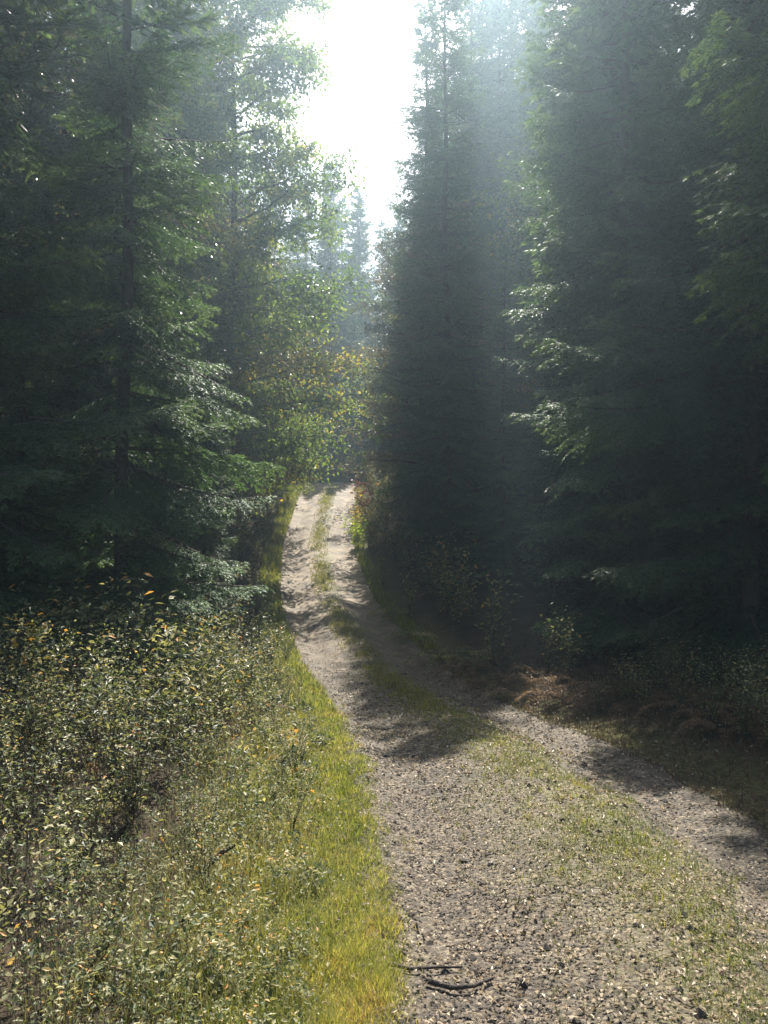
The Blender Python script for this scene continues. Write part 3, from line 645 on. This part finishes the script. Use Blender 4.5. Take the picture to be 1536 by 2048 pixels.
n = 60000; Y = yrand(n, 2.2, 12, 1.5); w = strip_w(Y)+.10*np.sin(1.7*Y)+.07*np.sin(4.9*Y+1); X = xc(Y)+np.clip(rng.normal(0, .55, n), -1.1, 1.1)*w
ok = (rng.random(n) < .38+.5*sstep(-.2, .9, (X-xc(Y))/w)+.25*wob(X*2.2, Y*1.7)); X, Y = X[ok], Y[ok]; n = len(X)
T = np.clip(.45-.25*sstep(.2, 1, (X-xc(Y))/.5)+.2*wob(X*2, Y*2)+rng.normal(0, .2, n), 0, 1)
blades('strip_grass', X, Y, rng.uniform(.012, .05, n), np.clip(.0012*Y, .003, .012), T, M['straw'], 'short dry grass and moss on the middle of the track', .004, .9)
n = 30000; Y = rng.uniform(9, 33, n); X = xc(Y)+np.clip(rng.normal(0, .5, n), -1, 1)*.30
ok = rng.random(n) < .50+.28*np.sin(1.3*Y)+.22*wob(X*3, Y*2.1); X, Y = X[ok], Y[ok]; n = len(X)
blades('far_strip_grass', X, Y, rng.uniform(.03, .10, n), np.full(n, .013), np.clip(rng.normal(.55, .22, n), 0, 1), M['grass'], 'green grass tufts on the middle of the far track', .0, .6)
n = 22000; Y = rng.uniform(9, 33, n); sd = rng.choice([-1, 1], n, p=[.62, .38]); X = xc(Y)+sd*(HALF+rng.uniform(-.12, 1, n)*np.where(sd < 0, .5, .28)); ok = (sd < 0) | (Y > 14); X, Y = X[ok], Y[ok]; n = len(X)
blades('far_verge_grass', X, Y, rng.uniform(.05, .20, n), np.full(n, .014), np.clip(rng.normal(.35, .22, n), 0, 1), M['grass'], 'grass along both edges of the far track', .0, .6)
n = 19000; Y = yrand(n, 3.0, 14); X = xc(Y)+HALF+rng.uniform(-.05, 2.2, n)
blades('right_bank_grass', X, Y, rng.uniform(.03, .10, n), np.clip(.0012*Y, .003, .012), np.clip(rng.normal(.35, .25, n), 0, 1), M['bracken'], 'thin brown grass and litter on the right bank', .0, .8)

# gravel: small faceted stones
g = Geo()
phi = (1+5**.5)/2
_o = np.array([(1, 0, 0), (-1, 0, 0), (0, 1, 0), (0, -1, 0), (0, 0, 1), (0, 0, -1)], float)
_of = np.array([(0, 2, 4), (2, 1, 4), (1, 3, 4), (3, 0, 4), (2, 0, 5), (1, 2, 5), (3, 1, 5), (0, 3, 5)])
def stones(g, X, Y, s, T, dz=.3, flat=.55):
    n = len(X); a = rng.uniform(0, 6.28, n); V = _o[None]*rng.uniform(.65, 1.25, (n, 6, 1))+rng.normal(0, .16, (n, 6, 3))
    V[..., 2] *= flat; V *= s[:, None, None]
    c, d = np.cos(a)[:, None], np.sin(a)[:, None]
    V = np.stack([V[..., 0]*c-V[..., 1]*d, V[..., 0]*d+V[..., 1]*c, V[..., 2]], -1)+np.stack([X, Y, ground_z(X, Y)+.006+s*dz*flat], 1)[:, None]
    F = (np.arange(n)[:, None, None]*6+_of[None]).reshape(-1, 3); g.add(V.reshape(-1, 3), F, np.repeat(T, 6))
n = 30000; Y = yrand(n, 2.2, 13, 1.7); u = np.where(rng.random(n) < .5, rng.normal(-.75, .24, n), np.where(rng.random(n) < .55, rng.normal(.82, .24, n), rng.uniform(-1.1, 1.1, n)))
u = np.clip(u, -1.2, 1.2); s = np.clip(rng.lognormal(-5.15, .5, n), .003, .024)*np.clip(Y/5, .9, 1.6)
stones(g, xc(Y)+u, Y, s, np.where(rng.random(n) < .68, rng.beta(1.2, 5, n), rng.beta(2.5, 1.6, n)))
tag(link('gravel', g.mesh('gravel', M['stone'])), 'loose grey and tan gravel lying in the ruts', 'gravel', None, 'stuff')
n = 11000; Y = yrand(n, 2.2, 16, 1.5); u = rng.normal(0, .85, n); X = xc(Y)+u
g = Geo(); P = np.stack([X, Y, ground_z(X, Y)+.012+.02*rng.random(n)], 1); A = rand_dir(n); A[:, 2] *= .25; A = nrm(A)
leaves(g, P, A, nrm(np.array([0, 0, 1.])+rng.normal(0, .35, (n, 3))), rng.uniform(.014, .034, n)*np.clip(Y/5, .9, 1.5), rng.uniform(.009, .02, n)*np.clip(Y/5, .9, 1.5), np.clip(rng.normal(.5, .28, n), 0, 1), .3)
tag(link('leaf_litter', g.mesh('leaf_litter', M['litter_leaf'])), 'small pale fallen leaves scattered over the track', 'leaves', None, 'stuff')

# sticks and larger stones lying on the track
def stick(pts, r, label):
    g = Geo(); P = np.array([(x, y, float(ground_z(x, y))+.026) for x, y in pts]); tube(g, P, np.linspace(r, r*.5, len(P)), 6)
    tag(link('stick', g.mesh('stick', M['twig'], True)), label, 'stick', 'sticks lying about')
stick([(.02, 3.02), (.10, 3.0), (.2, 3.03), (.31, 3.06)], .008, 'thin dark stick at the left of the near rut')
stick([(.16, 2.93), (.25, 2.9), (.34, 2.92), (.42, 2.98)], .011, 'thicker dark stick just in front of the thin one')
g = Geo(); p0 = np.array([-.90, 3.55, float(ground_z(-.90, 3.55))+.02]); tube(g, [p0, p0+[.07, .02, .05], p0+[.15, .04, .12], p0+[.21, .05, .15]], [.011, .014, .013, .007], 6)
tag(link('stick', g.mesh('stick', M['twig'], True)), 'dark stick poking up among the left weeds', 'stick', 'sticks lying about')
dark = []
for i in range(40):
    y = float(yrand(1, 2.4, 7)[0]); x = float(xc(y)+rng.uniform(-.9, 1.0)); g = Geo()
    stones(g, np.array([0.]), np.array([0.]), np.array([rng.uniform(.014, .026)]), np.array([rng.uniform(0, .12)]), .0, .7)
    V, F, T = g.arrays(); V[:, 2] -= V[:, 2].mean(); me = mesh_np('dark_stone', V, F, M['stone'], {'tint': T})
    tag(link('stone', me, None, (x, y, float(ground_z(x, y))+.014)), 'dark lump of stone lying on the near track', 'stone', 'dark stones on the near track')

# ------------------------------------------------------------------ haze in the air between the trees
HD = 0.0034
m, N, L = material('haze'); out = N.new('ShaderNodeOutputMaterial'); pv = N.new('ShaderNodeVolumePrincipled')
pv.inputs['Color'].default_value = (.64, .85, 1, 1); pv.inputs['Density'].default_value = HD; pv.inputs['Anisotropy'].default_value = .72
L.new(pv.outputs[0], out.inputs['Volume'])
x0, x1, y0, y1, z0, z1 = -430, 430, -70, 470, -6, 33
V = np.array([(x, y, z) for x in (x0, x1) for y in (y0, y1) for z in (z0, z1)], float)
F = np.array([(0, 1, 3, 2), (4, 6, 7, 5), (0, 4, 5, 1), (2, 3, 7, 6), (0, 2, 6, 4), (1, 5, 7, 3)])
tag(link('haze', mesh_np('haze', V, F, m)), 'thin sunlit haze hanging between the trees', None, None, 'stuff')
print('TRIS', {me.name: len(me.polygons) for me in bpy.data.meshes if len(me.polygons) > 20000}, sum(len(me.polygons) for me in bpy.data.meshes), 'weeds', placed, 'deep', n_deep)
